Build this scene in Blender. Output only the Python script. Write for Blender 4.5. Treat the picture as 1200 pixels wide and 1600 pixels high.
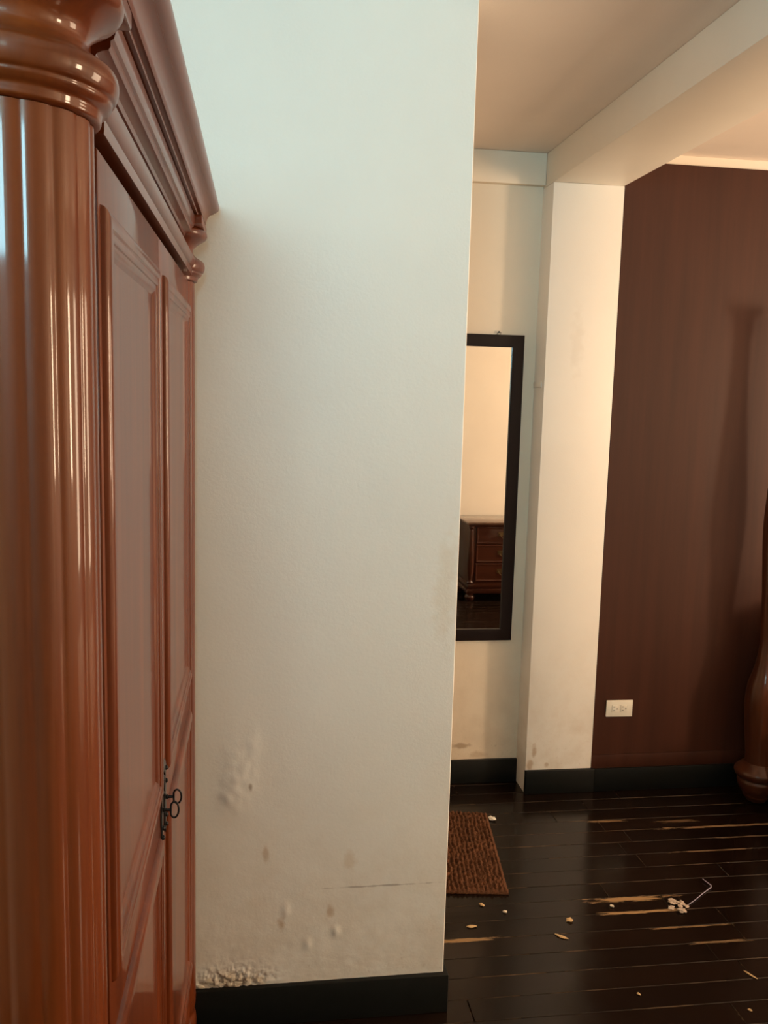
import bpy, bmesh, math, random
from mathutils import Vector, Matrix, noise

random.seed(7)
for o in list(bpy.data.objects):
    bpy.data.objects.remove(o)
SC = bpy.context.scene
COL = SC.collection
PI = math.pi

# ------------------------------------------------------------------ camera
CAM_H = 1.6
YAW, PITCH, ROLL, FPX = 0.145684, 0.132556, 0.026131, 1413.65
cy, sy, cp, sp = math.cos(YAW), math.sin(YAW), math.cos(PITCH), math.sin(PITCH)
fwd = Vector((sy * cp, cy * cp, -sp)); rt = Vector((cy, -sy, 0)); up = rt.cross(fwd)
r2 = math.cos(ROLL) * rt + math.sin(ROLL) * up
u2 = -math.sin(ROLL) * rt + math.cos(ROLL) * up
cd = bpy.data.cameras.new('camera')
cd.sensor_fit = 'HORIZONTAL'; cd.sensor_width = 36.0; cd.lens = 36.0 * FPX / 1200.0
cd.clip_start = 0.02
cam = bpy.data.objects.new('camera', cd); COL.objects.link(cam)
mw = Matrix((r2, u2, -fwd)).transposed().to_4x4(); mw.translation = (0, 0, CAM_H)
cam.matrix_world = mw
SC.camera = cam

# ------------------------------------------------------------------ light
W = bpy.data.worlds.new('world'); SC.world = W; W.use_nodes = True
W.node_tree.nodes['Background'].inputs[0].default_value = (0.62, 0.78, 0.95, 1)
W.node_tree.nodes['Background'].inputs[1].default_value = 0.3

def area(name, loc, rot, sx, sy_, power, color):
    l = bpy.data.lights.new(name, 'AREA'); l.shape = 'RECTANGLE'; l.size = sx; l.size_y = sy_
    l.energy = power; l.color = color
    o = bpy.data.objects.new(name, l); COL.objects.link(o); o.location = loc; o.rotation_euler = rot
    return o
COOL, WARM, WARM2 = 114.0, 85.0, 88.0
# daylight from behind the camera and the right, plus an added warm fill
area('daylight_bay_window', (-0.33, -1.70, 1.87), (math.radians(90), 0, 0), 0.76, 1.12, COOL, (0.43, 0.85, 1.0))
area('daylight_side_window', (4.36, 0.55, 1.58), (math.radians(90), 0, math.radians(90)), 0.50, 1.0, WARM, (1.0, 0.72, 0.475))
area('added_warm_fill', (4.36, 2.70, 1.3), (math.radians(90), 0, math.radians(90)), 1.06, 1.6, WARM2, (1.0, 0.72, 0.475))  # added fill, brightens ceiling and back wall but not the centre wall

vs = SC.view_settings
SC.display_settings.display_device = 'sRGB'
vs.view_transform = 'Standard'; vs.look = 'None'; vs.exposure = 0.0; vs.gamma = 1.0
vs.use_curve_mapping = False

# ------------------------------------------------------------------ materials
def new_mat(name):
    m = bpy.data.materials.new(name); m.use_nodes = True
    nt = m.node_tree; b = nt.nodes['Principled BSDF']
    return m, nt, b

def N(nt, t, **kw):
    n = nt.nodes.new(t)
    for k, v in kw.items():
        setattr(n, k, v)
    return n

def mixcol(nt, fac, a, b, mode='MIX'):
    n = N(nt, 'ShaderNodeMix', data_type='RGBA', blend_type=mode)
    for i, v in ((0, fac), (6, a), (7, b)):
        if hasattr(v, 'links') or isinstance(v, bpy.types.NodeSocket):
            nt.links.new(v, n.inputs[i])
        elif i == 0:
            n.inputs[0].default_value = v
        else:
            n.inputs[i].default_value = (*v, 1)
    return n.outputs[2]

def math_n(nt, op, a, b=None, clamp=False):
    n = N(nt, 'ShaderNodeMath', operation=op); n.use_clamp = clamp
    for i, v in ((0, a), (1, b)):
        if v is None: continue
        if isinstance(v, bpy.types.NodeSocket): nt.links.new(v, n.inputs[i])
        else: n.inputs[i].default_value = v
    return n.outputs[0]

def maprange(nt, v, a, b, c=0.0, d=1.0):
    n = N(nt, 'ShaderNodeMapRange'); nt.links.new(v, n.inputs[0])
    n.inputs[1].default_value = a; n.inputs[2].default_value = b
    n.inputs[3].default_value = c; n.inputs[4].default_value = d
    return n.outputs[0]

def noise_n(nt, vec, scale, detail=3, rough=0.55):
    n = N(nt, 'ShaderNodeTexNoise'); n.inputs['Scale'].default_value = scale
    n.inputs['Detail'].default_value = detail; n.inputs['Roughness'].default_value = rough
    if vec is not None: nt.links.new(vec, n.inputs['Vector'])
    return n.outputs['Fac']

def scaled(nt, vec, s):
    n = N(nt, 'ShaderNodeVectorMath', operation='MULTIPLY'); nt.links.new(vec, n.inputs[0])
    n.inputs[1].default_value = s
    return n.outputs[0]

def bump(nt, b, h, strength, dist=0.01):
    n = N(nt, 'ShaderNodeBump'); n.inputs['Strength'].default_value = strength
    n.inputs['Distance'].default_value = dist
    nt.links.new(h, n.inputs['Height']); nt.links.new(n.outputs[0], b.inputs['Normal'])

def spot_mask(nt, pos, c, r, warp=0.5, wscale=30.0):
    """soft irregular blotch about the point c with radii r (metres)"""
    s = N(nt, 'ShaderNodeVectorMath', operation='SUBTRACT'); nt.links.new(pos, s.inputs[0]); s.inputs[1].default_value = c
    q = scaled(nt, s.outputs[0], (1 / r[0], 1 / r[1], 1 / r[2]))
    l = N(nt, 'ShaderNodeVectorMath', operation='LENGTH'); nt.links.new(q, l.inputs[0])
    nz = noise_n(nt, pos, wscale, 4)
    d = math_n(nt, 'ADD', l.outputs['Value'], math_n(nt, 'MULTIPLY', math_n(nt, 'SUBTRACT', nz, 0.5), warp * 4))
    return maprange(nt, d, 1.0, 0.35)

def paint(name, col, rough=0.55, stains=(), damp=0.0, bumpy=0.07):
    m, nt, b = new_mat(name)
    g = N(nt, 'ShaderNodeNewGeometry'); pos = g.outputs['Position']
    c = mixcol(nt, maprange(nt, noise_n(nt, pos, 2.3, 4), 0.35, 0.7), tuple(x * 0.95 for x in col), col)
    if damp:
        sp_ = N(nt, 'ShaderNodeSeparateXYZ'); nt.links.new(pos, sp_.inputs[0])
        zf = maprange(nt, sp_.outputs[2], 0.75, 0.12)
        f = math_n(nt, 'MULTIPLY', zf, maprange(nt, noise_n(nt, pos, 9, 6, 0.65), 0.42, 0.68))
        c = mixcol(nt, math_n(nt, 'MULTIPLY', f, damp), c, (0.56, 0.44, 0.30))
        f2 = math_n(nt, 'MULTIPLY', maprange(nt, sp_.outputs[2], 0.30, 0.10), maprange(nt, noise_n(nt, pos, 55, 5, 0.7), 0.60, 0.72))
        c = mixcol(nt, math_n(nt, 'MULTIPLY', f2, damp), c, (0.30, 0.20, 0.12))
    for ctr, r, sc, st in stains:
        c = mixcol(nt, math_n(nt, 'MULTIPLY', spot_mask(nt, pos, ctr, r), st), c, sc)
    nt.links.new(c, b.inputs['Base Color'])
    b.inputs['Roughness'].default_value = rough
    h = math_n(nt, 'ADD', noise_n(nt, pos, 160, 3), math_n(nt, 'MULTIPLY', noise_n(nt, pos, 18, 4), 2.0))
    bump(nt, b, h, bumpy, 0.004)
    return m

def wood(name, dark, light, rough=0.22, axis='Z', coat=0.5, grain=1.0, bmp=0.04, coat_rough=0.07, spec=0.18):
    m, nt, b = new_mat(name)
    tc = N(nt, 'ShaderNodeTexCoord'); v = tc.outputs['Object']
    s = {'Z': (14, 14, 0.9), 'Y': (14, 0.9, 14), 'X': (0.9, 14, 14)}[axis]
    s2 = {'Z': (120, 120, 4), 'Y': (120, 4, 120), 'X': (4, 120, 120)}[axis]
    n1 = noise_n(nt, scaled(nt, v, s), 1.0, 5, 0.6)
    n2 = noise_n(nt, scaled(nt, v, s2), 1.0, 3, 0.6)
    f = math_n(nt, 'ADD', math_n(nt, 'MULTIPLY', maprange(nt, n1, 0.3, 0.7), 0.65), math_n(nt, 'MULTIPLY', n2, 0.35 * grain), True)
    c = mixcol(nt, f, dark, light)
    nt.links.new(c, b.inputs['Base Color'])
    b.inputs['Roughness'].default_value = rough
    b.inputs['Coat Weight'].default_value = coat; b.inputs['Coat Roughness'].default_value = coat_rough
    b.inputs['Specular IOR Level'].default_value = spec
    bump(nt, b, n2, bmp, 0.001)
    return m

def plain(name, col, rough=0.5, metal=0.0, nscale=40, var=0.12, bmp=0.0):
    m, nt, b = new_mat(name)
    tc = N(nt, 'ShaderNodeTexCoord')
    n = noise_n(nt, tc.outputs['Object'], nscale, 3)
    c = mixcol(nt, n, tuple(x * (1 - var) for x in col), tuple(min(1, x * (1 + var)) for x in col))
    nt.links.new(c, b.inputs['Base Color'])
    b.inputs['Roughness'].default_value = rough; b.inputs['Metallic'].default_value = metal
    if bmp: bump(nt, b, n, bmp, 0.002)
    return m

YW, YP, YR, ZC = 2.129, 3.362, 3.487, 2.510      # centre wall, pillar face, alcove wall, ceiling
TAN = (0.42, 0.27, 0.13)
M = {}
M['wall_c'] = paint('painted_plaster_damp', (0.80, 0.79, 0.735), 0.5, damp=0.30, bumpy=0.10, stains=(
    ((0.20, YW, 0.291), (0.013, 0.05, 0.02), TAN, 0.55), ((0.249, YW, 0.425), (0.02, 0.05, 0.04), (0.52, 0.36, 0.18), 0.3),
    ((0.08, YW, 0.264), (0.012, 0.05, 0.02), TAN, 0.6), ((0.038, YW, 0.46), (0.01, 0.05, 0.03), TAN, 0.45),
    ((0.33, YW, 0.355), (0.16, 0.05, 0.0035), (0.22, 0.18, 0.15), 0.55),
    ((0.47, YW, 1.12), (0.035, 0.05, 0.16), (0.60, 0.48, 0.32), 0.25), ((-0.04, YW, 0.115), (0.10, 0.05, 0.03), (0.42, 0.33, 0.22), 0.7),
    ((0.0, YW, 0.632), (0.006, 0.05, 0.012), (0.25, 0.18, 0.12), 0.7)))
M['wall'] = paint('painted_plaster', (0.86, 0.81, 0.72), 0.55)
M['wall_p'] = paint('painted_pillar', (0.86, 0.82, 0.75), 0.5, damp=0.35, stains=(
    ((1.13, YP, 0.18), (0.012, 0.05, 0.035), TAN, 0.6), ((1.185, YP, 0.12), (0.012, 0.05, 0.012), TAN, 0.5),
    ((1.115, YP, 0.12), (0.015, 0.05, 0.03), TAN, 0.6), ((1.22, YP, 1.80), (0.03, 0.05, 0.15), (0.62, 0.54, 0.44), 0.18)))
M['cream'] = paint('painted_header', (0.88, 0.77, 0.62), 0.55)
M['wall_a'] = paint('painted_alcove', (0.87, 0.75, 0.59), 0.5, damp=0.35, stains=(
    ((0.86, YR, 0.158), (0.06, 0.05, 0.014), (0.38, 0.26, 0.15), 0.7), ((0.93, YR, 0.12), (0.05, 0.05, 0.02), TAN, 0.4)))
M['ceil'] = paint('painted_ceiling', (0.88, 0.78, 0.69), 0.7)
M['skirt'] = plain('black_skirting', (0.006, 0.007, 0.0065), 0.42, nscale=25, var=0.4, bmp=0.1)
M['skirt'].node_tree.nodes['Principled BSDF'].inputs['Specular IOR Level'].default_value = 0.25
M['wood'] = wood('wardrobe_wood', (0.045, 0.0075, 0.0014), (0.175, 0.035, 0.0050), 0.45)
M['wood_y'] = wood('wardrobe_wood_long', (0.045, 0.0075, 0.0014), (0.175, 0.035, 0.0050), 0.45, 'Y')
M['panel'] = wood('brown_veneer', (0.036, 0.011, 0.006), (0.068, 0.021, 0.011), 0.5, 'Z', coat=0.0, bmp=0.02)
M['panel'].node_tree.nodes['Principled BSDF'].inputs['Specular IOR Level'].default_value = 0.25
M['bed'] = wood('bed_wood', (0.040, 0.011, 0.005), (0.105, 0.031, 0.011), 0.35)
M['dress'] = wood('dresser_wood', (0.028, 0.008, 0.004), (0.075, 0.022, 0.010), 0.35, 'X')
M['dress_top'] = wood('dresser_top_sheen_tint', (0.10, 0.055, 0.035), (0.18, 0.11, 0.075), 0.3, 'X', coat=1.0)  # paler than the body: the top's reflected sheen is put into the colour
M['frame'] = plain('mirror_frame_paint', (0.011, 0.0055, 0.005), 0.5)
M['frame'].node_tree.nodes['Principled BSDF'].inputs['Specular IOR Level'].default_value = 0.2
M['iron'] = plain('black_iron', (0.02, 0.02, 0.022), 0.4, 0.7, 200, 0.5)
M['brass'] = plain('aged_brass', (0.16, 0.11, 0.05), 0.35, 0.9)
M['plastic'] = plain('ivory_plastic', (0.80, 0.76, 0.66), 0.35, nscale=5, var=0.02)
M['slot'] = plain('socket_slot', (0.05, 0.04, 0.035), 0.6)
M['flake'] = plain('plaster_flake', (0.62, 0.55, 0.43), 0.85, nscale=120, var=0.25, bmp=0.3)
M['crumb'] = plain('wood_crumb', (0.55, 0.38, 0.19), 0.8, nscale=200, var=0.3)
M['fluff'] = plain('pale_fluff', (0.52, 0.42, 0.34), 0.95, nscale=300, var=0.4)
M['string'] = plain('violet_grey_string', (0.42, 0.38, 0.50), 0.5)
M['fabric'] = plain('mattress_cloth', (0.62, 0.58, 0.52), 0.85, nscale=90, var=0.08, bmp=0.2)
M['winframe'] = plain('window_paint', (0.70, 0.66, 0.58), 0.45, nscale=12, var=0.06)

def glass_mat():
    m = bpy.data.materials.new('window_glass'); m.use_nodes = True; nt = m.node_tree
    nt.nodes.clear()
    o = N(nt, 'ShaderNodeOutputMaterial'); mx = N(nt, 'ShaderNodeMixShader'); t = N(nt, 'ShaderNodeBsdfTransparent')
    g = N(nt, 'ShaderNodeBsdfGlossy'); g.inputs['Roughness'].default_value = 0.02
    mx.inputs[0].default_value = 0.08
    nt.links.new(t.outputs[0], mx.inputs[1]); nt.links.new(g.outputs[0], mx.inputs[2]); nt.links.new(mx.outputs[0], o.inputs[0])
    return m
M['glass'] = glass_mat()
m, nt, b = new_mat('mirror_glass')
b.inputs['Base Color'].default_value = (0.90, 0.90, 0.87, 1); b.inputs['Metallic'].default_value = 1.0
b.inputs['Roughness'].default_value = 0.012
M['mirror'] = m

# worn dark lacquered floorboards
RAW = [  # worn raw streaks: x0, x1, y0, y1, strength
    (1.07, 1.345, 2.566, 2.592, 1.0), (1.08, 1.35, 2.497, 2.513, 1.0), (0.50, 0.72, 2.408, 2.425, 0.9),
    (1.54, 1.70, 3.066, 3.088, 0.35), (1.265, 1.41, 3.094, 3.108, 0.6), (1.20, 1.47, 2.409, 2.420, 0.6),
    (1.30, 1.48, 2.326, 2.338, 0.5), (1.55, 2.1, 3.014, 3.030, 0.8), (1.50, 1.80, 2.846, 2.855, 0.5), (1.70, 2.05, 2.932, 2.941, 0.4)]
def floor_mat(name, edge):
    m, nt, b = new_mat(name)
    g = N(nt, 'ShaderNodeNewGeometry'); pos = g.outputs['Position']
    oi = N(nt, 'ShaderNodeObjectInfo')
    gr = noise_n(nt, scaled(nt, pos, (2.5, 60, 60)), 1.0, 4)
    f = math_n(nt, 'ADD', math_n(nt, 'MULTIPLY', gr, 0.6), math_n(nt, 'MULTIPLY', oi.outputs['Random'], 0.4))
    c = mixcol(nt, f, (0.004, 0.0024, 0.0018), (0.014, 0.007, 0.004))
    sp_ = N(nt, 'ShaderNodeSeparateXYZ'); nt.links.new(pos, sp_.inputs[0])
    nz = math_n(nt, 'SUBTRACT', noise_n(nt, scaled(nt, pos, (14, 90, 20)), 1.0, 5, 0.7), 0.5)
    tot = None
    for x0, x1, y0, y1, st in RAW:
        dx = math_n(nt, 'DIVIDE', math_n(nt, 'ABSOLUTE', math_n(nt, 'SUBTRACT', sp_.outputs[0], (x0 + x1) / 2)), (x1 - x0) / 2)
        dy = math_n(nt, 'DIVIDE', math_n(nt, 'ABSOLUTE', math_n(nt, 'SUBTRACT', sp_.outputs[1], (y0 + y1) / 2)), (y1 - y0) / 2)
        d = math_n(nt, 'ADD', math_n(nt, 'MAXIMUM', dx, dy), math_n(nt, 'MULTIPLY', nz, 2.6))
        k = math_n(nt, 'MULTIPLY', maprange(nt, d, 1.0, 0.6), st)
        tot = k if tot is None else math_n(nt, 'MAXIMUM', tot, k)
    if edge:
        e = maprange(nt, noise_n(nt, scaled(nt, pos, (5, 25, 1)), 1.0, 4, 0.7), 0.50, 0.72, 0.0, 0.32)
        tot = math_n(nt, 'MAXIMUM', tot, e)
    c = mixcol(nt, tot, c, (0.36, 0.22, 0.10))
    nt.links.new(c, b.inputs['Base Color'])
    sm = noise_n(nt, pos, 6, 4)
    r = math_n(nt, 'ADD', maprange(nt, sm, 0.3, 0.7, 0.14, 0.26), math_n(nt, 'MULTIPLY', tot, 0.4))
    nt.links.new(r, b.inputs['Roughness'])
    b.inputs['Specular IOR Level'].default_value = 0.26
    bump(nt, b, gr, 0.06, 0.002)
    return m
M['plank'] = floor_mat('dark_lacquered_boards', False)
M['plank_edge'] = floor_mat('worn_board_edges', True)
M['sub'] = plain('dark_subfloor', (0.02, 0.013, 0.009), 0.9)

def mat_mat():
    m, nt, b = new_mat('brown_coir')
    tc = N(nt, 'ShaderNodeTexCoord'); v = tc.outputs['Object']
    n1 = noise_n(nt, v, 22, 5, 0.7); n2 = noise_n(nt, scaled(nt, v, (420, 160, 200)), 1.0, 3)
    c = mixcol(nt, maprange(nt, n1, 0.35, 0.7), (0.11, 0.048, 0.024), (0.24, 0.105, 0.052))
    c = mixcol(nt, maprange(nt, n2, 0.3, 0.75), tuple((0.06, 0.025, 0.012)), c)
    nt.links.new(c, b.inputs['Base Color']); b.inputs['Roughness'].default_value = 0.95
    b.inputs['Specular IOR Level'].default_value = 0.1
    bump(nt, b, n2, 0.6, 0.003)
    return m
M['coir'] = mat_mat()

# ------------------------------------------------------------------ helpers
def link(name, me, mats, parent=None, smooth=None):
    o = bpy.data.objects.new(name, me); COL.objects.link(o)
    if not isinstance(mats, (list, tuple)): mats = [mats]
    for mm in mats: me.materials.append(mm)
    if smooth is not None:
        me.shade_smooth(); me.set_sharp_from_angle(angle=math.radians(smooth))
    if parent is not None: o.parent = parent
    return o

def mesh_of(verts, faces, mi=None, recalc=True):
    me = bpy.data.meshes.new('m'); me.from_pydata([tuple(v) for v in verts], [], faces)
    if mi: me.polygons.foreach_set('material_index', mi)
    if recalc:
        bm = bmesh.new(); bm.from_mesh(me); bmesh.ops.recalc_face_normals(bm, faces=bm.faces); bm.to_mesh(me); bm.free()
    me.update(); return me

def boxes_mesh(bs, bevel=0.0):
    bm = bmesh.new()
    for (x0, y0, z0, x1, y1, z1) in bs:
        r = bmesh.ops.create_cube(bm, size=1.0)
        for v in r['verts']:
            v.co = Vector((x0 + (v.co.x + .5) * (x1 - x0), y0 + (v.co.y + .5) * (y1 - y0), z0 + (v.co.z + .5) * (z1 - z0)))
    if bevel:
        bmesh.ops.bevel(bm, geom=bm.edges[:], offset=bevel, segments=2, profile=0.5, affect='EDGES')
    me = bpy.data.meshes.new('m'); bm.to_mesh(me); bm.free(); return me

def box(name, x0, y0, z0, x1, y1, z1, mat, parent=None, bevel=0.0):
    return link(name, boxes_mesh([(x0, y0, z0, x1, y1, z1)], bevel), mat, parent, 35 if bevel else None)

def struct(o):
    o['kind'] = 'structure'; return o

def thing(name, label, cat, loc=(0, 0, 0), rz=0.0, group=None):
    o = bpy.data.objects.new(name, None); COL.objects.link(o); o.empty_display_size = 0.05
    o.location = loc; o.rotation_euler = (0, 0, rz); o['label'] = label; o['category'] = cat
    if group: o['group'] = group
    return o

def tag(o, label, cat, group=None):
    o['label'] = label; o['category'] = cat
    if group: o['group'] = group
    return o

def lathe(profile, seg=40, rfun=None, c=(0, 0), z0=0.0):
    """profile: list of (r, z); rfun(angle, r, z) may modulate the radius"""
    vs_, fs = [], []
    for r, z in profile:
        for k in range(seg):
            a = 2 * PI * k / seg
            rr = rfun(a, r, z) if rfun else r
            vs_.append((c[0] + rr * math.cos(a), c[1] + rr * math.sin(a), z0 + z))
    for i in range(len(profile) - 1):
        for k in range(seg):
            k2 = (k + 1) % seg
            fs.append((i * seg + k, i * seg + k2, (i + 1) * seg + k2, (i + 1) * seg + k))
    fs.append(tuple(range(seg))[::-1]); n = (len(profile) - 1) * seg
    fs.append(tuple(range(n, n + seg)))
    return mesh_of(vs_, fs)

def smoothprof(pts, n=6):
    """Catmull-Rom through (r, z) points"""
    out = []
    P = [pts[0]] + list(pts) + [pts[-1]]
    for i in range(1, len(P) - 2):
        for k in range(n):
            t = k / n
            q = []
            for d in (0, 1):
                a, b_, c_, e = P[i - 1][d], P[i][d], P[i + 1][d], P[i + 2][d]
                q.append(0.5 * (2 * b_ + (c_ - a) * t + (2 * a - 5 * b_ + 4 * c_ - e) * t * t + (3 * b_ - a - 3 * c_ + e) * t ** 3))
            out.append((max(q[0], 0.001), q[1]))
    out.append(pts[-1]); return out

def extrude_y(profile, y0, y1):
    """closed (x, z) profile extruded along Y"""
    n = len(profile)
    vs_ = [(x, y0, z) for x, z in profile] + [(x, y1, z) for x, z in profile]
    fs = [(i, (i + 1) % n, n + (i + 1) % n, n + i) for i in range(n)]
    fs += [tuple(range(n))[::-1], tuple(range(n, 2 * n))]
    return mesh_of(vs_, fs)

def frame_sweep(a0, b0, a1, b1, prof, to3):
    """mitred rectangular moulding: prof = [(inset, height)], to3(a, b, h) -> xyz"""
    vs_, fs = [], []
    for d, h in prof:
        for a, b_ in ((a0 + d, b0 + d), (a1 - d, b0 + d), (a1 - d, b1 - d), (a0 + d, b1 - d)):
            vs_.append(to3(a, b_, h))
    n = len(prof)
    for i in range(n - 1):
        for k in range(4):
            k2 = (k + 1) % 4
            fs.append((i * 4 + k, i * 4 + k2, (i + 1) * 4 + k2, (i + 1) * 4 + k))
    for k in range(4):
        k2 = (k + 1) % 4
        fs.append(((n - 1) * 4 + k, (n - 1) * 4 + k2, k2, k))
    return mesh_of(vs_, fs)

def tube(pts, r, seg=8, closed=False, rads=None):
    vs_, fs = [], []
    P = [Vector(p) for p in pts]; n = len(P)
    prev = None
    for i, p in enumerate(P):
        t = (P[(i + 1) % n] - P[i - 1]) if closed else (P[min(i + 1, n - 1)] - P[max(i - 1, 0)])
        t.normalize()
        ref = prev if prev is not None else (Vector((0, 0, 1)) if abs(t.z) < 0.9 else Vector((1, 0, 0)))
        u = (ref - t * ref.dot(t)).normalized(); prev = u
        w = t.cross(u); rr = rads[i] if rads else r
        for k in range(seg):
            a = 2 * PI * k / seg
            vs_.append(p + rr * (math.cos(a) * u + math.sin(a) * w))
    for i in range(n if closed else n - 1):
        j = (i + 1) % n
        for k in range(seg):
            k2 = (k + 1) % seg
            fs.append((i * seg + k, i * seg + k2, j * seg + k2, j * seg + k))
    if not closed:
        fs += [tuple(range(seg))[::-1], tuple(range((n - 1) * seg, n * seg))]
    return mesh_of(vs_, fs)

# ------------------------------------------------------------------ room shell
XL, XR, YB, YBAY, XBAY = -0.80, 4.40, -0.17, -0.75, 1.25
YV = -1.75      # outer wall of an added light well that grades the cool daylight
T = 0.12
floor = struct(link('floor', boxes_mesh([(XL - T, YV - T, -0.10, XR + T, YR + T, -0.012)]), M['sub']))
ceiling = struct(link('ceiling', boxes_mesh([(XL - T, YV - T, ZC, XR + T, YR + T, ZC + 0.12)]), M['ceil']))

# floorboards: rows run along X, ends staggered
PITCHW, SEAM0 = 0.0866, 2.072
ENDS = {0: (0.574,), 1: (1.394,), 3: (1.472,), 5: (1.32,), 9: (1.319,), 11: (1.308,), 13: (1.306,)}
def plank_mesh(x0, x1, y0, y1):
    g, c, t = 0.0005, 0.0016, 0.012
    x0 += g; x1 -= g; y0 += g; y1 -= g
    R4 = lambda d, z: [(x0 + d, y0 + d, z), (x1 - d, y0 + d, z), (x1 - d, y1 - d, z), (x0 + d, y1 - d, z)]
    v = R4(0, -t) + R4(0, -c) + R4(c, 0)
    f = [(8, 9, 10, 11)]; mi = [0]
    for l in (0, 1):
        for k in range(4):
            k2 = (k + 1) % 4
            f.append((l * 4 + k, l * 4 + k2, l * 4 + 4 + k2, l * 4 + 4 + k)); mi.append(1)
    return mesh_of(v, f, mi, recalc=False)
rng = random.Random(3)
r0 = int(math.floor((YBAY - SEAM0) / PITCHW)); r1 = int(math.ceil((YR - SEAM0) / PITCHW))
for r in range(r0, r1):
    y0 = max(SEAM0 + r * PITCHW, YBAY); y1 = min(SEAM0 + (r + 1) * PITCHW, YR)
    xe = XBAY if y1 < YB else XR
    L = 1.12 if r >= -3 else 1.75
    if r in ENDS: base = ENDS[r][0]
    else: base = 0.72 + rng.uniform(0.1, 0.9)
    cuts = [XL]
    x = base - math.ceil((base - XL) / L) * L
    while x < xe:
        if x > XL + 0.15 and x < xe - 0.15: cuts.append(x)
        x += L
    cuts.append(xe)
    for a, b_ in zip(cuts[:-1], cuts[1:]):
        me = plank_mesh(a, b_, y0, y1)
        dz = rng.uniform(-0.0005, 0.0004)
        o = link('plank', me, [M['plank'], M['plank_edge']], floor); o.location.z = dz

# centre wall: front face is a fine grid with blisters and crumbling plaster near the skirting
def centre_wall():
    x0, x1, zt, th = -0.92, 0.500, ZC, 0.14
    xs = [x0, -0.5] + [-0.17 + i * 0.002 for i in range(120)] + [0.07 + i * 0.005 for i in range(85)] + [0.495, 0.498, 0.4995]
    zs = [0.0, 0.05, 0.095] + [0.10 + i * 0.002 for i in range(40)] + [0.18 + i * 0.006 for i in range(110)] + [0.84 + i * 0.02 for i in range(84)] + [zt]
    def disp(x, z):
        v = Vector((x, 0, z))
        d = 0.0016 * noise.noise(v * 3.0) + 0.0006 * noise.noise(v * 11)
        k = max(0.0, 1 - z / 0.55)
        d += k * 0.0010 * noise.fractal(v * 26, 0.9, 2.0, 4)
        # blisters
        for bx, bz, rx, rz_, a in ((-0.03, 0.64, 0.05, 0.07, 0.0035), (-0.05, 0.605, 0.03, 0.035, 0.003), (0.005, 0.735, 0.02, 0.045, 0.0018),
                                   (-0.035, 0.70, 0.04, 0.06, 0.002), (0.145, 0.207, 0.01, 0.014, 0.004), (0.217, 0.237, 0.012, 0.014, 0.004), (0.09, 0.30, 0.01, 0.02, 0.003)):
            q = ((x - bx) / rx) ** 2 + ((z - bz) / rz_) ** 2
            if q < 4: d += a * math.exp(-q * 1.3) * (1 + 0.45 * noise.noise(v * 45))
        # crumbled plaster at the foot
        q = ((x + 0.045) / 0.085) ** 2 + ((z - 0.118) / 0.035) ** 2
        if q < 4: d += math.exp(-q) * (0.007 * noise.fractal(v * 75, 0.9, 2.0, 4) + 0.002)
        e = x1 - x
        if e < 0.002: d -= (0.002 - e) * 0.9
        return d
    vs_, fs = [], []
    nx, nz = len(xs), len(zs)
    for z in zs:
        for x in xs: vs_.append((x, YW - disp(x, z), z))
    for j in range(nz - 1):
        for i in range(nx - 1):
            a = j * nx + i; fs.append((a, a + 1, a + 1 + nx, a + nx))
    k = len(vs_); yb = YW + th
    # right end face and the rest of the body
    for z in zs: vs_.append((x1, YW + 0.003, z))
    for j in range(nz - 1): fs.append((j * nx + nx - 1, k + j, k + j + 1, (j + 1) * nx + nx - 1))
    k2 = len(vs_)
    vs_ += [(x1, yb, 0), (x1, yb, zt), (x0, yb, 0), (x0, yb, zt)]
    fs.append(tuple([k2] + [k2 + 1] + [k + j for j in range(nz - 1, -1, -1)]))
    fs.append((k2 + 2, k2 + 3, k2 + 1, k2))
    me = mesh_of(vs_, fs, recalc=False)
    o = link('wall_center', me, M['wall_c'], None, 40)
    return struct(o)
wall_center = centre_wall()
# loose plaster crumbs clinging above the skirting
for i, (x, z, s) in enumerate(((-0.122, 0.110, 0.009), (-0.10, 0.124, 0.011), (-0.072, 0.113, 0.008), (-0.050, 0.130, 0.011), (-0.028, 0.113, 0.008), (-0.002, 0.111, 0.006))):
    bm = bmesh.new(); bmesh.ops.create_icosphere(bm, subdivisions=2, radius=s)
    for v in bm.verts:
        n_ = 1 + 0.55 * noise.noise(v.co * 110 + Vector((i * 7.1, 0, 0))); v.co = Vector((v.co.x * n_ * 1.25, v.co.y * 0.3 * n_, v.co.z * 0.55 * n_))
    me = bpy.data.meshes.new('m'); bm.to_mesh(me); bm.free()
    o = link('plaster_flake', me, M['flake'], wall_center, 60); o.location = (x, YW - 0.001, z)

wall_left = struct(box('wall_left', XL - T, YV - T, 0, XL, YR + T, ZC, M['wall']))
wall_alcove = struct(box('wall_alcove', XL, YR, 0, 1.20, YR + T, ZC, M['wall_a']))
wall_pillar = struct(box('wall_pillar', 1.097, YP, 0, 1.374, YR + T, 2.386, M['wall_p'], bevel=0.003))
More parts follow.
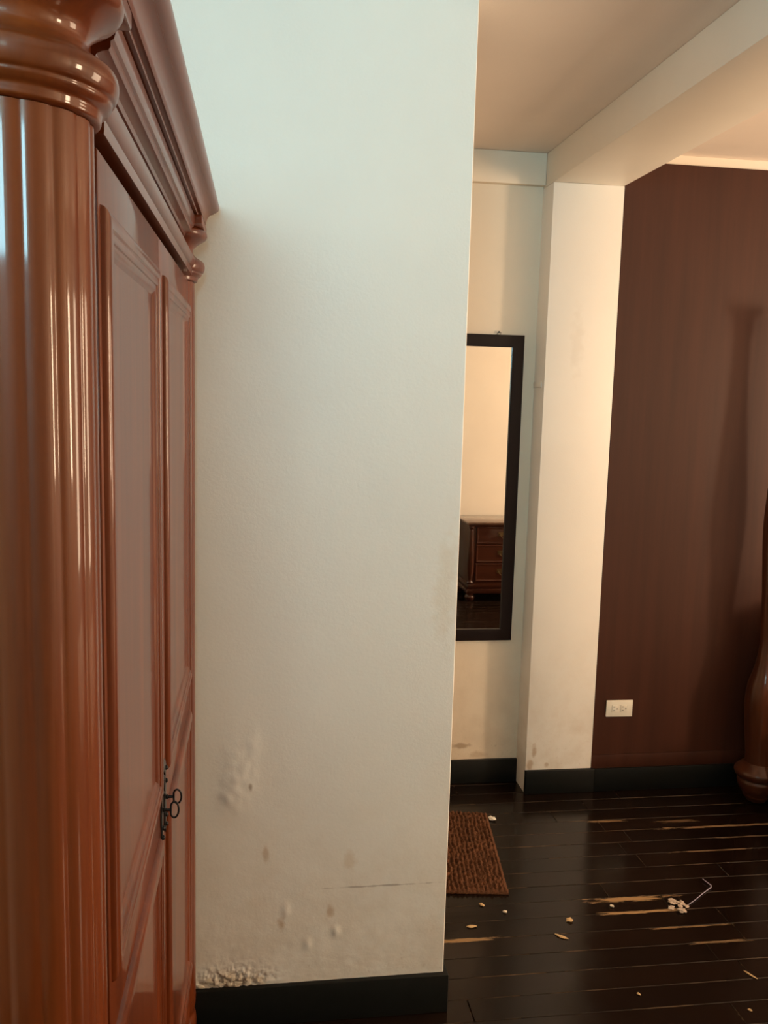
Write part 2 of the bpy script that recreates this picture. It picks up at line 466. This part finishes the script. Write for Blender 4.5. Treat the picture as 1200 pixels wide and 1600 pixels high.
# small ledge in the plaster on the pillar's alcove side
ledge = struct(box('trim_1', 1.0935, YP + 0.03, 1.630, 1.0975, YR - 0.0005, 1.652, M['wall_p'], bevel=0.001))
beam = struct(box('ceiling_beam', 1.097, YBAY, 2.386, 1.374, YR + T, ZC - 0.0005, M['wall'], bevel=0.003))
header = struct(box('trim_2', XL, YR - 0.032, 2.392, 1.0965, YR - 0.0005, ZC - 0.0005, M['cream'], bevel=0.002))
wall_far = struct(link('wall_far', boxes_mesh([(1.3745, YP + 0.004, 0, XR + T, YR + T, ZC - 0.0005)]), M['wall']))
veneer = link('veneer_panel', boxes_mesh([(1.3745, YP, 0.155, XR, YP + 0.004, 2.476)], 0.0008), M['panel'], wall_far)
strip = struct(box('trim_3', 1.3745, YP - 0.001, 0.097, XR, YP + 0.004, 0.154, M['panel'], bevel=0.0008))

def skirting(name, bs):
    o = link(name, boxes_mesh(bs, 0.003), M['skirt'], None, 35); return struct(o)
skirting('baseboard_center', [(-0.92, YW - 0.014, 0, 0.512, YW + 0.15, 0.105)])
skirting('baseboard_alcove', [(XL, YR - 0.013, 0, 1.0965, YR + 0.01, 0.100)])
skirting('baseboard_pillar', [(1.0965, YP - 0.013, 0, 1.386, YP + 0.01, 0.099)])
skirting('baseboard_far', [(1.3865, YP - 0.010, 0, XR, YP + 0.01, 0.097)])

# right wall with window openings, bay wall with a slot shaped for the light
def wall_with_hole(name, axis, c0, c1, a0, a1, h0, h1, z0, z1, mat):
    segs = [(a0, h0, 0, ZC), (h1, a1, 0, ZC), (h0, h1, 0, z0), (h0, h1, z1, ZC)]
    bs = []
    for s0, s1, b0, b1 in segs:
        bs.append((c0, s0, b0, c1, s1, b1) if axis == 'X' else (s0, c0, b0, s1, c1, b1))
    return struct(link(name, boxes_mesh(bs), mat))
struct(link('wall_right', boxes_mesh([(XR, a0, b0, XR + T, a1, b1) for a0, a1, b0, b1 in (
    (YB, 0.27, 0, ZC), (0.27, 0.83, 0, 1.05), (0.27, 0.83, 2.11, ZC), (0.83, 2.15, 0, ZC), (2.15, 3.25, 0, 0.48), (2.15, 3.25, 2.14, ZC), (3.25, YR + T, 0, ZC))]), M['wall']))
wall_with_hole('wall_bay', 'Y', YBAY - T, YBAY, XL, XBAY + T, -0.74, 0.16, 1.89, 2.46, M['wall'])  # high slot shaped so the cool light fades down the centre wall
wall_with_hole('wall_lightwell', 'Y', YV - T, YV, XL, XBAY + T, -0.75, 0.09, 1.25, 2.46, M['wall'])  # unseen light well, added to keep the cool source above the slot
struct(box('wall_back', XBAY, YB - T, 0, XR + T, YB, ZC - 0.0005, M['wall']))
struct(box('wall_return', XBAY, YV, 0, XBAY + T, YB - T, ZC - 0.0005, M['wall']))

def window(name, axis, c, h0, h1, z0, z1):
    root = bpy.data.objects.new(name, None); COL.objects.link(root); struct(root)
    root.location = (c, (h0 + h1) / 2, z0) if axis == 'X' else ((h0 + h1) / 2, c, z0)
    w, h = h1 - h0, z1 - z0
    def B(nm, a0, b0, a1, b1, d0, d1, mt):
        if axis == 'X': return box(nm, d0, a0, b0, d1, a1, b1, mt, root, 0.002 if mt != M['glass'] else 0)
        return box(nm, a0, d0, b0, a1, d1, b1, mt, root, 0.002 if mt != M['glass'] else 0)
    f = 0.045
    B('window_frame', -w / 2, 0, -w / 2 + f, h, -0.03, 0.03, M['winframe']); B('window_frame', w / 2 - f, 0, w / 2, h, -0.03, 0.03, M['winframe'])
    B('window_frame', -w / 2 + f, 0, w / 2 - f, f, -0.03, 0.03, M['winframe']); B('window_frame', -w / 2 + f, h - f, w / 2 - f, h, -0.03, 0.03, M['winframe'])
    B('mullion', -0.02, f, 0.02, h - f, -0.025, 0.025, M['winframe'])
    B('pane', -w / 2 + f, f, -0.02, h - f, -0.003, 0.003, M['glass']); B('pane', 0.02, f, w / 2 - f, h - f, -0.003, 0.003, M['glass'])
window('window_1', 'X', XR + 0.06, 0.27, 0.83, 1.05, 2.11)
window('window_fill_added', 'X', XR + 0.06, 2.15, 3.25, 0.48, 2.14)  # unseen window added to carry the warm fill lamp
window('window_2', 'Y', YV - 0.06, -0.75, 0.09, 1.25, 2.46)

# ------------------------------------------------------------------ wardrobe
TH = 0.00966
wd = thing('wardrobe', 'tall reddish-brown carved wooden wardrobe with reeded corner columns beside the white wall', 'wardrobe', (-0.1531, 0, 0), -TH)
# local axes: +x outwards from the door face, y along the front, z up
UC0, UC1, VC, RC = 0.835, 2.012, -0.0597, 0.068
body = link('body', boxes_mesh([(-0.62, 0.780, 0.0, -0.03, 2.085, 1.8165)], 0.004), M['wood'], wd, 35)
link('plinth', boxes_mesh([(-0.60, 0.905, 0.0, 0.004, 1.942, 0.10)], 0.004), M['wood_y'], wd, 35)

MOULD = [(0.0, 0.0), (0.001, 0.0035), (0.004, 0.0065), (0.009, 0.0086), (0.015, 0.0092), (0.019, 0.0088), (0.0205, 0.0076), (0.0225, 0.0072), (0.0245, 0.0078),
         (0.0275, 0.0080), (0.030, 0.0070), (0.031, 0.0056), (0.034, 0.0054), (0.037, 0.0046), (0.041, 0.0024), (0.045, 0.0002), (0.046, -0.0015)]
T3 = lambda a, b_, h: (h, a, b_)
def door(u0, u1, m0, m1, hinge, key_u):
    d = link('door', boxes_mesh([(-0.024, u0, 0.245, 0.0, u1, 1.8165)], 0.0015), M['wood'], wd, 35)
    for z0, z1, nm in ((0.972, 1.768, 'panel_moulding'), (0.300, 0.905, 'panel_moulding')):
        link(nm, frame_sweep(m0, z0, m1, z1, MOULD, T3), M['wood'], d, 30)
    for z0, z1 in ((1.012, 1.728), (0.340, 0.865)):
        link('panel', boxes_mesh([(-0.002, m0 + 0.040, z0, 0.0006, m1 - 0.040, z1)]), M['wood'], d)
    # iron lock plate
    pl = [(0, 0.066), (0.006, 0.058), (0.009, 0.047), (0.005, 0.040), (0.010, 0.030), (0.012, 0.016), (0.008, 0.006), (0.011, -0.006), (0.012, -0.02), (0.006, -0.032), (0.009, -0.042), (0.006, -0.052), (0, -0.062)]
    out = pl + [(-a, z) for a, z in pl[-2:0:-1]]
    n = len(out)
    v = [(0.0004, key_u + a, 0.937 + z) for a, z in out] + [(0.0030, key_u + a * 0.85, 0.937 + z * 0.95) for a, z in out]
    f = [(i, (i + 1) % n, n + (i + 1) % n, n + i) for i in range(n)] + [tuple(range(n, 2 * n)), tuple(range(n))[::-1]]
    e = link('lock_plate', mesh_of(v, f), M['iron'], d, 40)
    for zz in (0.05, 0.028, -0.03, -0.046):
        s_ = link('boss', lathe([(0.001, 0.0), (0.0035, 0.0), (0.004, 0.002), (0.0028, 0.004), (0.0008, 0.005)], 10), M['iron'], d, 50)
        s_.rotation_euler = (0, PI / 2, 0); s_.location = (0.002, key_u, 0.937 + zz)
    return d
door(0.9025, 1.4055, 0.914, 1.357, 0, 1.385)
door(1.4085, 1.9440, 1.456, 1.930, 1, 1.432)
link('base_drawer', boxes_mesh([(-0.03, 0.905, 0.105, 0.0, 1.942, 0.240)], 0.003), M['wood_y'], wd, 35)

NR = 16
def reed(a, r, z):
    k = (a * NR / (2 * PI)) % 1.0 - 0.5
    return r * (0.945 + 0.055 * math.sqrt(max(0.0, 1 - (abs(k) * 1.86) ** 2)))
def column(u):
    c = link('column', lathe([(RC, 0.17), (RC, 0.6), (RC, 1.2), (RC, 1.818)], 16 * 14, lambda a, r, z: reed(a + math.radians(2.0), r, z), (VC, u)), M['wood'], wd, 42)
    cap = smoothprof([(0.0600, 1.818), (0.0725, 1.8195), (0.0745, 1.824), (0.0755, 1.828), (0.0800, 1.8310), (0.0830, 1.8345), (0.0835, 1.8375), (0.0865, 1.8400), (0.0890, 1.8460), (0.0895, 1.8530), (0.0870, 1.8600),
                      (0.0800, 1.8650), (0.0720, 1.8700), (0.0660, 1.8770), (0.0650, 1.8840), (0.0690, 1.8920), (0.0800, 1.9010), (0.0910, 1.9080), (0.0945, 1.9150), (0.0930, 1.9220), (0.0870, 1.9260)], 4)
    link('capital', lathe(cap, 64, None, (VC, u)), M['wood'], c, 50)
    bs = smoothprof([(0.069, 0.0), (0.070, 0.012), (0.070, 0.05), (0.067, 0.062), (0.064, 0.075), (0.068, 0.09), (0.0695, 0.105), (0.068, 0.122), (0.064, 0.135), (0.067, 0.15), (0.0685, 0.172)], 4)
    link('column_base', lathe(bs, 48, None, (VC, u)), M['wood'], c, 50)
    link('capital_block', boxes_mesh([(-0.13, u - 0.088, 1.9262, 0.030, u + 0.068 if u > 1.5 else u + 0.088, 1.9445)], 0.003), M['wood_y'], c, 35)
column(UC0); column(UC1)

LOWER = [(-0.018, 1.8270), (0.0075, 1.8270), (0.0080, 1.8300), (0.0080, 1.8400), (0.0055, 1.8410), (0.0055, 1.8425), (0.0085, 1.8440), (0.0115, 1.8480), (0.0130, 1.8540), (0.0132, 1.8610),
         (0.0100, 1.8660), (0.0060, 1.8690), (0.0020, 1.8700), (-0.018, 1.8700)]
link('frieze', boxes_mesh([(-0.06, 0.895, 1.830, -0.008, 1.952, 1.926)], 0.0), M['wood_y'], wd)
link('cornice_moulding', extrude_y(LOWER, 0.895, 1.952), M['wood_y'], wd, 30)
FILLET = [(-0.012, 1.9000), (-0.005, 1.9010), (-0.003, 1.9060), (0.002, 1.9085), (0.008, 1.9100), (0.010, 1.9130), (0.010, 1.9180), (0.013, 1.9200), (0.0145, 1.9245), (0.0155, 1.9320), (0.0155, 1.9400), (0.013, 1.9440), (-0.02, 1.9440), (-0.02, 1.900)]
link('cornice_moulding', extrude_y(FILLET, 0.925, 1.925), M['wood_y'], wd, 30)
CROWN = [(0.010, 1.9480), (0.0190, 1.9480), (0.0200, 1.9495), (0.0200, 1.9520), (0.0270, 1.9520), (0.0275, 1.9560), (0.0285, 1.9610), (0.0305, 1.9660), (0.0330, 1.9700), (0.0370, 1.9735), (0.0440, 1.9755), (0.0440, 1.9775), (0.0480, 1.9785), (0.0530, 1.9815),
         (0.0560, 1.9865), (0.0565, 1.9925), (0.0540, 1.9980), (0.0490, 2.0015), (0.040, 2.0030), (-0.64, 2.0030), (-0.64, 1.9480)]
crown = link('crown_moulding', extrude_y(CROWN, 0.735, 2.095), M['wood_y'], wd, 30)
link('cornice_core', boxes_mesh([(-0.63, 0.760, 1.830, -0.061, 2.086, 1.9478), (-0.0605, 0.925, 1.9445, 0.004, 1.925, 1.9478)], 0.0), M['wood_y'], wd)

# the two keys left in the locks
def key(u, tilt, label):
    x0 = -0.1531 + TH * u
    k = thing('key', label, 'key', (x0 + 0.0034, u, 0.937), -TH, 'keys in the wardrobe locks')
    k.rotation_euler = (tilt, 0, -TH)
    link('shaft', tube([(-0.0003, 0, 0), (0.011, 0, 0)], 0.0024, 10), M['iron'], k, 50)
    link('collar', lathe([(0.0024, 0), (0.0042, 0.0008), (0.0042, 0.0026), (0.0024, 0.0034)], 14), M['iron'], k, 50).rotation_euler = (0, PI / 2, 0)
    ring = []
    for i in range(28):
        a = 2 * PI * i / 28
        w = 0.0068 * math.sin(a); hgt = 0.0125 * math.cos(a)
        dent = 0.0026 * math.exp(-((a - PI * 1.5) / 0.5) ** 2)
        ring.append((0.0175 + w + dent * 0.6, 0, hgt))
    link('bow', tube(ring, 0.00165, 8, True), M['iron'], k, 60)
key(1.432, 0.12, 'iron key with oval bow in the wardrobe lock nearer the white wall')
key(1.385, -0.10, 'iron key with oval bow in the wardrobe lock nearer the corner column')

# ------------------------------------------------------------------ wall mirror
mx0, mx1, mz0, mz1 = 0.615, 1.0435, 0.611, 1.829
mr = thing('wall_mirror', 'tall narrow wall mirror in a flat black-brown wooden frame, hung in the alcove', 'mirror', ((mx0 + mx1) / 2, YR - 0.0005, mz0))
hw, hh = (mx1 - mx0) / 2, mz1 - mz0
T4 = lambda a, b_, h: (a, -h, b_)
link('frame', frame_sweep(-hw, 0, hw, hh, [(0.0, 0.0), (0.0, 0.022), (0.0015, 0.0245), (0.006, 0.0255), (0.040, 0.0255), (0.0455, 0.0245), (0.047, 0.0225), (0.047, 0.0)], T4), M['frame'], mr, 30)
link('mirror_glass', boxes_mesh([(-hw + 0.045, -0.015, 0.045, hw - 0.045, -0.006, hh - 0.045)]), M['mirror'], mr)
link('hanger_wire', tube([(0.105, -0.006, hh - 0.004), (0.108, -0.008, hh + 0.006), (0.114, -0.008, hh + 0.012), (0.122, -0.008, hh + 0.009), (0.120, -0.006, hh - 0.004)], 0.0012, 6), M['iron'], mr, 60)
nail = link('nail_head', lathe([(0.0015, -0.010), (0.0015, 0.0), (0.0042, 0.0005), (0.0038, 0.0025), (0.001, 0.0035)], 12), M['iron'], mr, 50)
nail.rotation_euler = (PI / 2, 0, 0); nail.location = (0.114, -0.0085, hh + 0.0105)

# ------------------------------------------------------------------ electrical outlet
ot = thing('electrical_outlet', 'ivory double wall socket low on the dark brown panelled wall', 'outlet', (1.478, YP - 0.0005, 0.3155))
ot.rotation_euler = (0, math.radians(0.6), 0)
link('cover_plate', boxes_mesh([(-0.056, -0.006, 0, 0.056, 0.0, 0.069)], 0.0022), M['plastic'], ot, 40)
for sx in (-0.0185, 0.0185):
    fc = link('socket_face', boxes_mesh([(sx - 0.014, -0.0078, 0.0195, sx + 0.014, -0.0058, 0.0495)], 0.0018), M['plastic'], ot, 40)
    for q in (0.0075, -0.0075):
        link('slot', boxes_mesh([(sx - 0.009, -0.0083, 0.0345 + q - 0.0014, sx - 0.001, -0.0076, 0.0345 + q + 0.0014)]), M['slot'], fc)
    pin = link('slot', lathe([(0.0026, 0), (0.0026, 0.0006)], 12), M['slot'], fc)
    pin.rotation_euler = (PI / 2, 0, 0); pin.location = (sx + 0.0075, -0.0077, 0.0345)

# ------------------------------------------------------------------ bed (headboard against the brown panel)
BX, BY, BW, BL = 2.02, 3.215, 1.62, 2.05
bed = thing('bed', 'dark carved wooden bed with tall turned posts against the brown panelled wall', 'bed', (BX, BY, 0))
foot = smoothprof([(0.022, 0.0), (0.036, 0.006), (0.043, 0.016), (0.052, 0.026), (0.054, 0.032), (0.060, 0.042), (0.071, 0.058), (0.078, 0.078), (0.079, 0.092), (0.074, 0.100), (0.082, 0.106), (0.090, 0.116), (0.093, 0.128), (0.089, 0.138), (0.078, 0.148), (0.066, 0.158), (0.057, 0.168)], 3)
post = smoothprof([(0.056, 0.166), (0.056, 0.19), (0.060, 0.24), (0.067, 0.31), (0.073, 0.38), (0.074, 0.43), (0.067, 0.49), (0.052, 0.54), (0.041, 0.59), (0.035, 0.65), (0.036, 0.72), (0.041, 0.84), (0.050, 0.98), (0.056, 1.09), (0.056, 1.17), (0.050, 1.30), (0.041, 1.45), (0.031, 1.62), (0.026, 1.78), (0.0255, 1.85)], 4)
capp = smoothprof([(0.026, 1.845), (0.031, 1.852), (0.035, 1.862), (0.031, 1.870), (0.027, 1.876), (0.029, 1.890), (0.036, 1.905), (0.042, 1.915), (0.040, 1.921), (0.054, 1.927), (0.062, 1.938), (0.058, 1.948), (0.035, 1.953), (0.012, 1.956)], 4)
flute = lambda a, r, z: r * (1 - 0.035 * abs(math.cos(a * 5)) ** 3)
meF, meP, meC = lathe(foot, 40), lathe(post, 80, flute), lathe(capp, 32)
for i, x in enumerate((0.0, BW)):
    p = link('post', meP if i == 0 else meP.copy(), [] if i else M['bed'], bed, 50 if i == 0 else None); p.location.x = x
    f_ = link('foot', meF if i == 0 else meF.copy(), [] if i else M['bed'], p, 50 if i == 0 else None)
    c_ = link('post_capital', meC if i == 0 else meC.copy(), [] if i else M['bed'], p, 50 if i == 0 else None)
# headboard with an arched top
hb = [(0.045, 0.20)] + [(0.045 + (BW - 0.09) * t / 20, 0.78 + 0.16 * math.sin(PI * t / 20)) for t in range(21)] + [(BW - 0.045, 0.20)]
n = len(hb)
link('headboard', mesh_of([(x, -0.02, z) for x, z in hb] + [(x, 0.02, z) for x, z in hb],
     [(i, (i + 1) % n, n + (i + 1) % n, n + i) for i in range(n)] + [tuple(range(n))[::-1], tuple(range(n, 2 * n))]), M['bed'], bed)
RAIL = [(0.0, 0.17), (0.004, 0.175), (0.004, 0.20), (0.010, 0.205), (0.010, 0.215), (0.006, 0.225), (0.006, 0.30), (0.011, 0.307), (0.011, 0.325), (0.004, 0.335), (-0.03, 0.335), (-0.03, 0.17)]
for s_, x in ((-1, 0.055), (1, BW - 0.055)):
    o = link('side_rail', extrude_y([(s_ * a, z) for a, z in RAIL], -BL + 0.05, -0.045), M['bed'], bed, 30); o.location.x = x
fposts = smoothprof([(0.055, 0.166), (0.062, 0.22), (0.066, 0.28), (0.060, 0.34), (0.045, 0.38), (0.050, 0.40), (0.056, 0.43), (0.040, 0.46), (0.01, 0.47)], 4)
mf = lathe(fposts, 40)
for i, x in enumerate((0.0, BW)):
    p = link('foot_post', mf if i == 0 else mf.copy(), [] if i else M['bed'], bed, 50 if i == 0 else None); p.location = (x, -BL, 0)
    f_ = link('foot', meF.copy(), [], p)
link('footboard', boxes_mesh([(0.045, -BL - 0.02, 0.20, BW - 0.045, -BL + 0.02, 0.36)], 0.006), M['bed'], bed, 35)
link('slat_deck', boxes_mesh([(0.0855, -BL + 0.03, 0.26, BW - 0.0855, -0.03, 0.28)]), M['bed'], bed)
mt = link('mattress', boxes_mesh([(BX + 0.09, BY - BL + 0.03, 0.281, BX + BW - 0.09, BY - 0.03, 0.36)], 0.03), M['fabric'], None, 45)
tag(mt, 'pale cloth mattress lying in the dark wooden bed', 'mattress')

# ------------------------------------------------------------------ dresser (seen in the mirror)
DX, DY, DW, DD = 1.640, 0.26, 1.46, 0.41
dr = thing('dresser', 'low dark wooden dresser with three rows of drawers, reflected in the mirror', 'dresser', (DX, DY, 0))
link('body', boxes_mesh([(0.025, -DD, 0.06, DW - 0.025, -0.03, 0.605)], 0.003), M['dress'], dr, 35)
link('top', boxes_mesh([(-0.012, -DD - 0.005, 0.606, DW + 0.012, 0.008, 0.624)], 0.005), M['dress_top'], dr, 35)
link('top_moulding', boxes_mesh([(0.004, -DD, 0.592, DW - 0.004, -0.008, 0.6055)], 0.004), M['dress'], dr, 35)
link('base_moulding', boxes_mesh([(0.0, -DD, 0.066, DW, -0.002, 0.100)], 0.006), M['dress'], dr, 35)
link('base_moulding', boxes_mesh([(0.012, -DD, 0.1005, DW - 0.012, -0.014, 0.140)], 0.008), M['dress'], dr, 35)
cpr = smoothprof([(0.020, 0.140), (0.026, 0.148), (0.020, 0.158), (0.017, 0.175), (0.023, 0.22), (0.027, 0.28), (0.026, 0.36), (0.021, 0.46), (0.016, 0.55), (0.015, 0.565), (0.022, 0.575), (0.024, 0.584), (0.020, 0.592)], 4)
ftp = smoothprof([(0.018, 0.0), (0.026, 0.006), (0.034, 0.02), (0.038, 0.034), (0.032, 0.048), (0.024, 0.055), (0.03, 0.06), (0.032, 0.066)], 4)
mc, mft = lathe(cpr, 24), lathe(ftp, 24)
for i, x in enumerate((0.032, DW - 0.032)):
    o = link('corner_column', mc if i == 0 else mc.copy(), [] if i else M['dress'], dr, 50 if i == 0 else None); o.location = (x, -0.034, 0)
for i, (x, y) in enumerate(((0.036, -0.04), (DW - 0.036, -0.04), (0.036, -DD + 0.04), (DW - 0.036, -DD + 0.04))):
    o = link('foot', mft if i == 0 else mft.copy(), [] if i else M['dress'], dr, 50 if i == 0 else None); o.location = (x, y, 0)
dcw = (DW - 0.13) / 3
DPR = [(0.0, 0.0), (0.0, 0.008), (0.003, 0.011), (0.009, 0.011), (0.012, 0.008), (0.016, 0.007), (0.02, 0.006)]
for c_ in range(3):
    for z0, z1 in ((0.158, 0.298), (0.306, 0.444), (0.452, 0.586)):
        a0 = 0.065 + c_ * dcw + 0.004; a1 = 0.065 + (c_ + 1) * dcw - 0.004
        d = link('drawer', boxes_mesh([(a0 + 0.001, -0.032, z0 + 0.001, a1 - 0.001, -0.023, z1 - 0.001)]), M['dress'], dr)
        link('drawer_moulding', frame_sweep(a0, z0, a1, z1, DPR, lambda a, b_, h: (a, -0.0295 + h, b_)), M['dress'], d, 30)
        am, zm = (a0 + a1) / 2, (z0 + z1) / 2
        hd = link('handle', tube([(am - 0.035, -0.023, zm + 0.012), (am - 0.035, -0.010, zm + 0.012), (am - 0.03, -0.006, zm - 0.004), (am - 0.012, -0.004, zm - 0.018), (am + 0.012, -0.004, zm - 0.018), (am + 0.03, -0.006, zm - 0.004), (am + 0.035, -0.010, zm + 0.012), (am + 0.035, -0.023, zm + 0.012)], 0.003, 8), M['brass'], d, 60)
        link('back_plate', boxes_mesh([(am - 0.046, -0.0232, zm - 0.006, am + 0.046, -0.0212, zm + 0.026)], 0.0008), M['brass'], d)

# ------------------------------------------------------------------ door mat
def door_mat():
    w, l, t = 0.40, 0.555, 0.012
    nx, ny = 150, 160
    vs_, fs = [], []
    for j in range(ny + 1):
        v = l * j / ny
        for i in range(nx + 1):
            u = -w + w * i / nx
            q = Vector((u * 40, v * 9, 0)); wob = 0.005 * noise.noise(Vector((u * 22, v * 20, 3.0))) + 0.002 * noise.noise(Vector((u * 80, v * 60, 5.0)))
            rib = abs(math.sin(PI * (u + wob) / 0.0155))
            edge = min(1.0, min(-u if u < -1e-9 else 0, u + w, v, l - v) / 0.010)
            pile = 0.5 + 0.9 * noise.fractal(Vector((u * 120, v * 60, 0)), 0.9, 2, 3)
            z = t * (0.55 + 0.45 * edge) + edge * (0.0060 * rib + 0.0075 * pile - 0.004)
            jit = 0.0025 * noise.noise(Vector((v * 90, u * 90, 9))) if i in (0, nx) or j in (0, ny) else 0
            vs_.append((u + (jit if i in (0, nx) else 0), v + (jit if j in (0, ny) else 0), z))
    W_ = nx + 1
    for j in range(ny):
        for i in range(nx):
            a = j * W_ + i; fs.append((a, a + 1, a + 1 + W_, a + W_))
    ring = [i for i in range(W_)] + [j * W_ + nx for j in range(1, ny + 1)] + [ny * W_ + i for i in range(nx - 1, -1, -1)] + [j * W_ for j in range(ny - 1, 0, -1)]
    k = len(vs_)
    for r in ring: vs_.append((vs_[r][0], vs_[r][1], 0.0008))
    m_ = len(ring)
    for i in range(m_): fs.append((ring[(i + 1) % m_], ring[i], k + i, k + (i + 1) % m_))
    fs.append(tuple(k + i for i in range(m_ - 1, -1, -1)))
    return mesh_of(vs_, fs, recalc=False)
o = link('door_mat', door_mat(), M['coir'], None, 60)
o.location = (0.827, 2.641, 0.0); o.rotation_euler = (0, 0, -math.radians(7.2))
tag(o, 'worn ribbed brown coir mat on the dark floor below the mirror', 'mat')

# ------------------------------------------------------------------ litter on the floor
def lump(name, mat, loc, size, rz, label, cat, seed=0, group=None, rough=0.5):
    bm = bmesh.new(); bmesh.ops.create_icosphere(bm, subdivisions=2, radius=1.0)
    for v in bm.verts:
        k = 1 + rough * noise.noise(v.co * 1.7 + Vector((seed * 5.3, 1.7, 0)))
        v.co = Vector((v.co.x * k * size[0] / 2, v.co.y * k * size[1] / 2, v.co.z * k * size[2] / 2))
    zmin = min(v.co.z for v in bm.verts)
    for v in bm.verts: v.co.z -= zmin
    me = bpy.data.meshes.new('m'); bm.to_mesh(me); bm.free()
    o = link(name, me, mat, None, 40); o.location = (loc[0], loc[1], 0.0004); o.rotation_euler = (0, 0, rz)
    return tag(o, label, cat, group)
lump('paint_chip', M['plastic'], (0.906, 3.150), (0.026, 0.030, 0.012), 0.3, 'white paint chip at the far corner of the brown mat', 'chip', 1, None, 0.7)
lump('wood_crumb', M['crumb'], (0.724, 2.590), (0.012, 0.020, 0.006), 0.6, 'small orange crumb just in front of the brown mat', 'crumb', 2)
lump('plaster_crumb', M['flake'], (0.787, 2.544), (0.013, 0.014, 0.006), 0.1, 'pale round crumb on the floor near the mat corner', 'crumb', 3)
lump('wood_splinter', M['crumb'], (0.665, 2.478), (0.030, 0.013, 0.005), -0.05, 'pale flat wood splinter near the white wall corner', 'splinter', 4)
lump('wood_splinter', M['crumb'], (0.974, 2.480), (0.022, 0.020, 0.006), 0.4, 'star-shaped tan wood splinter in the pillar reflection', 'splinter', 5, None, 1.0)
lump('wood_splinter', M['crumb'], (0.919, 2.403), (0.040, 0.012, 0.004), -0.75, 'long slanted tan splinter nearest the camera in the pillar reflection', 'splinter', 6)
lump('plaster_crumb', M['flake'], (1.135, 2.541), (0.014, 0.014, 0.006), 0.2, 'tiny pale crumb left of the worn floor streak', 'crumb', 7)
lump('wood_crumb', M['crumb'], (1.043, 2.128), (0.007, 0.012, 0.004), 0.6, 'tiny crumb alone on the dark floor at the bottom edge', 'crumb', 8)
lump('wood_crumb', M['crumb'], (1.313, 2.035), (0.008, 0.013, 0.004), 0.7, 'tiny orange crumb in the bottom right corner of the floor', 'crumb', 9)
lump('wood_splinter', M['crumb'], (1.394, 2.172), (0.006, 0.045, 0.003), 0.45, 'thin pale splinter lying near the bottom right of the floor', 'splinter', 10)
fl = thing('dust_clump', 'pale fluffy dust clump beside the worn floor streaks', 'dust', (1.352, 2.512, 0))
for i, (dx, dy, s_) in enumerate(((-0.012, 0.028, 0.024), (0.012, 0.020, 0.022), (-0.004, -0.020, 0.022), (-0.030, 0.0, 0.018), (0.022, 0.004, 0.014), (0.0, 0.006, 0.016))):
    bm = bmesh.new(); bmesh.ops.create_icosphere(bm, subdivisions=3, radius=s_ * 0.50)
    for v in bm.verts:
        k = 1 + 1.1 * noise.noise(v.co * 130 + Vector((i * 3.3, 0, 0))); v.co = Vector((v.co.x * k, v.co.y * k, v.co.z * k * 0.35))
    zmin = min(v.co.z for v in bm.verts)
    for v in bm.verts: v.co.z -= zmin
    me = bpy.data.meshes.new('m'); bm.to_mesh(me); bm.free()
    o = link('tuft', me, M['fluff'], fl, 60); o.location = (dx, dy, 0.0004)
pts = [(1.385, 2.525, 0.002), (1.42, 2.548, 0.003), (1.455, 2.575, 0.003), (1.490, 2.600, 0.003), (1.508, 2.612, 0.004), (1.513, 2.622, 0.005), (1.508, 2.640, 0.006), (1.502, 2.658, 0.008)]
o = link('string_scrap', tube(pts, 0.0014, 6, rads=[0.0010, 0.0012, 0.0014, 0.0018, 0.0022, 0.0018, 0.0016, 0.001]), M['string'], None, 60)
tag(o, 'bent violet-grey scrap of string on the dark floor', 'string')
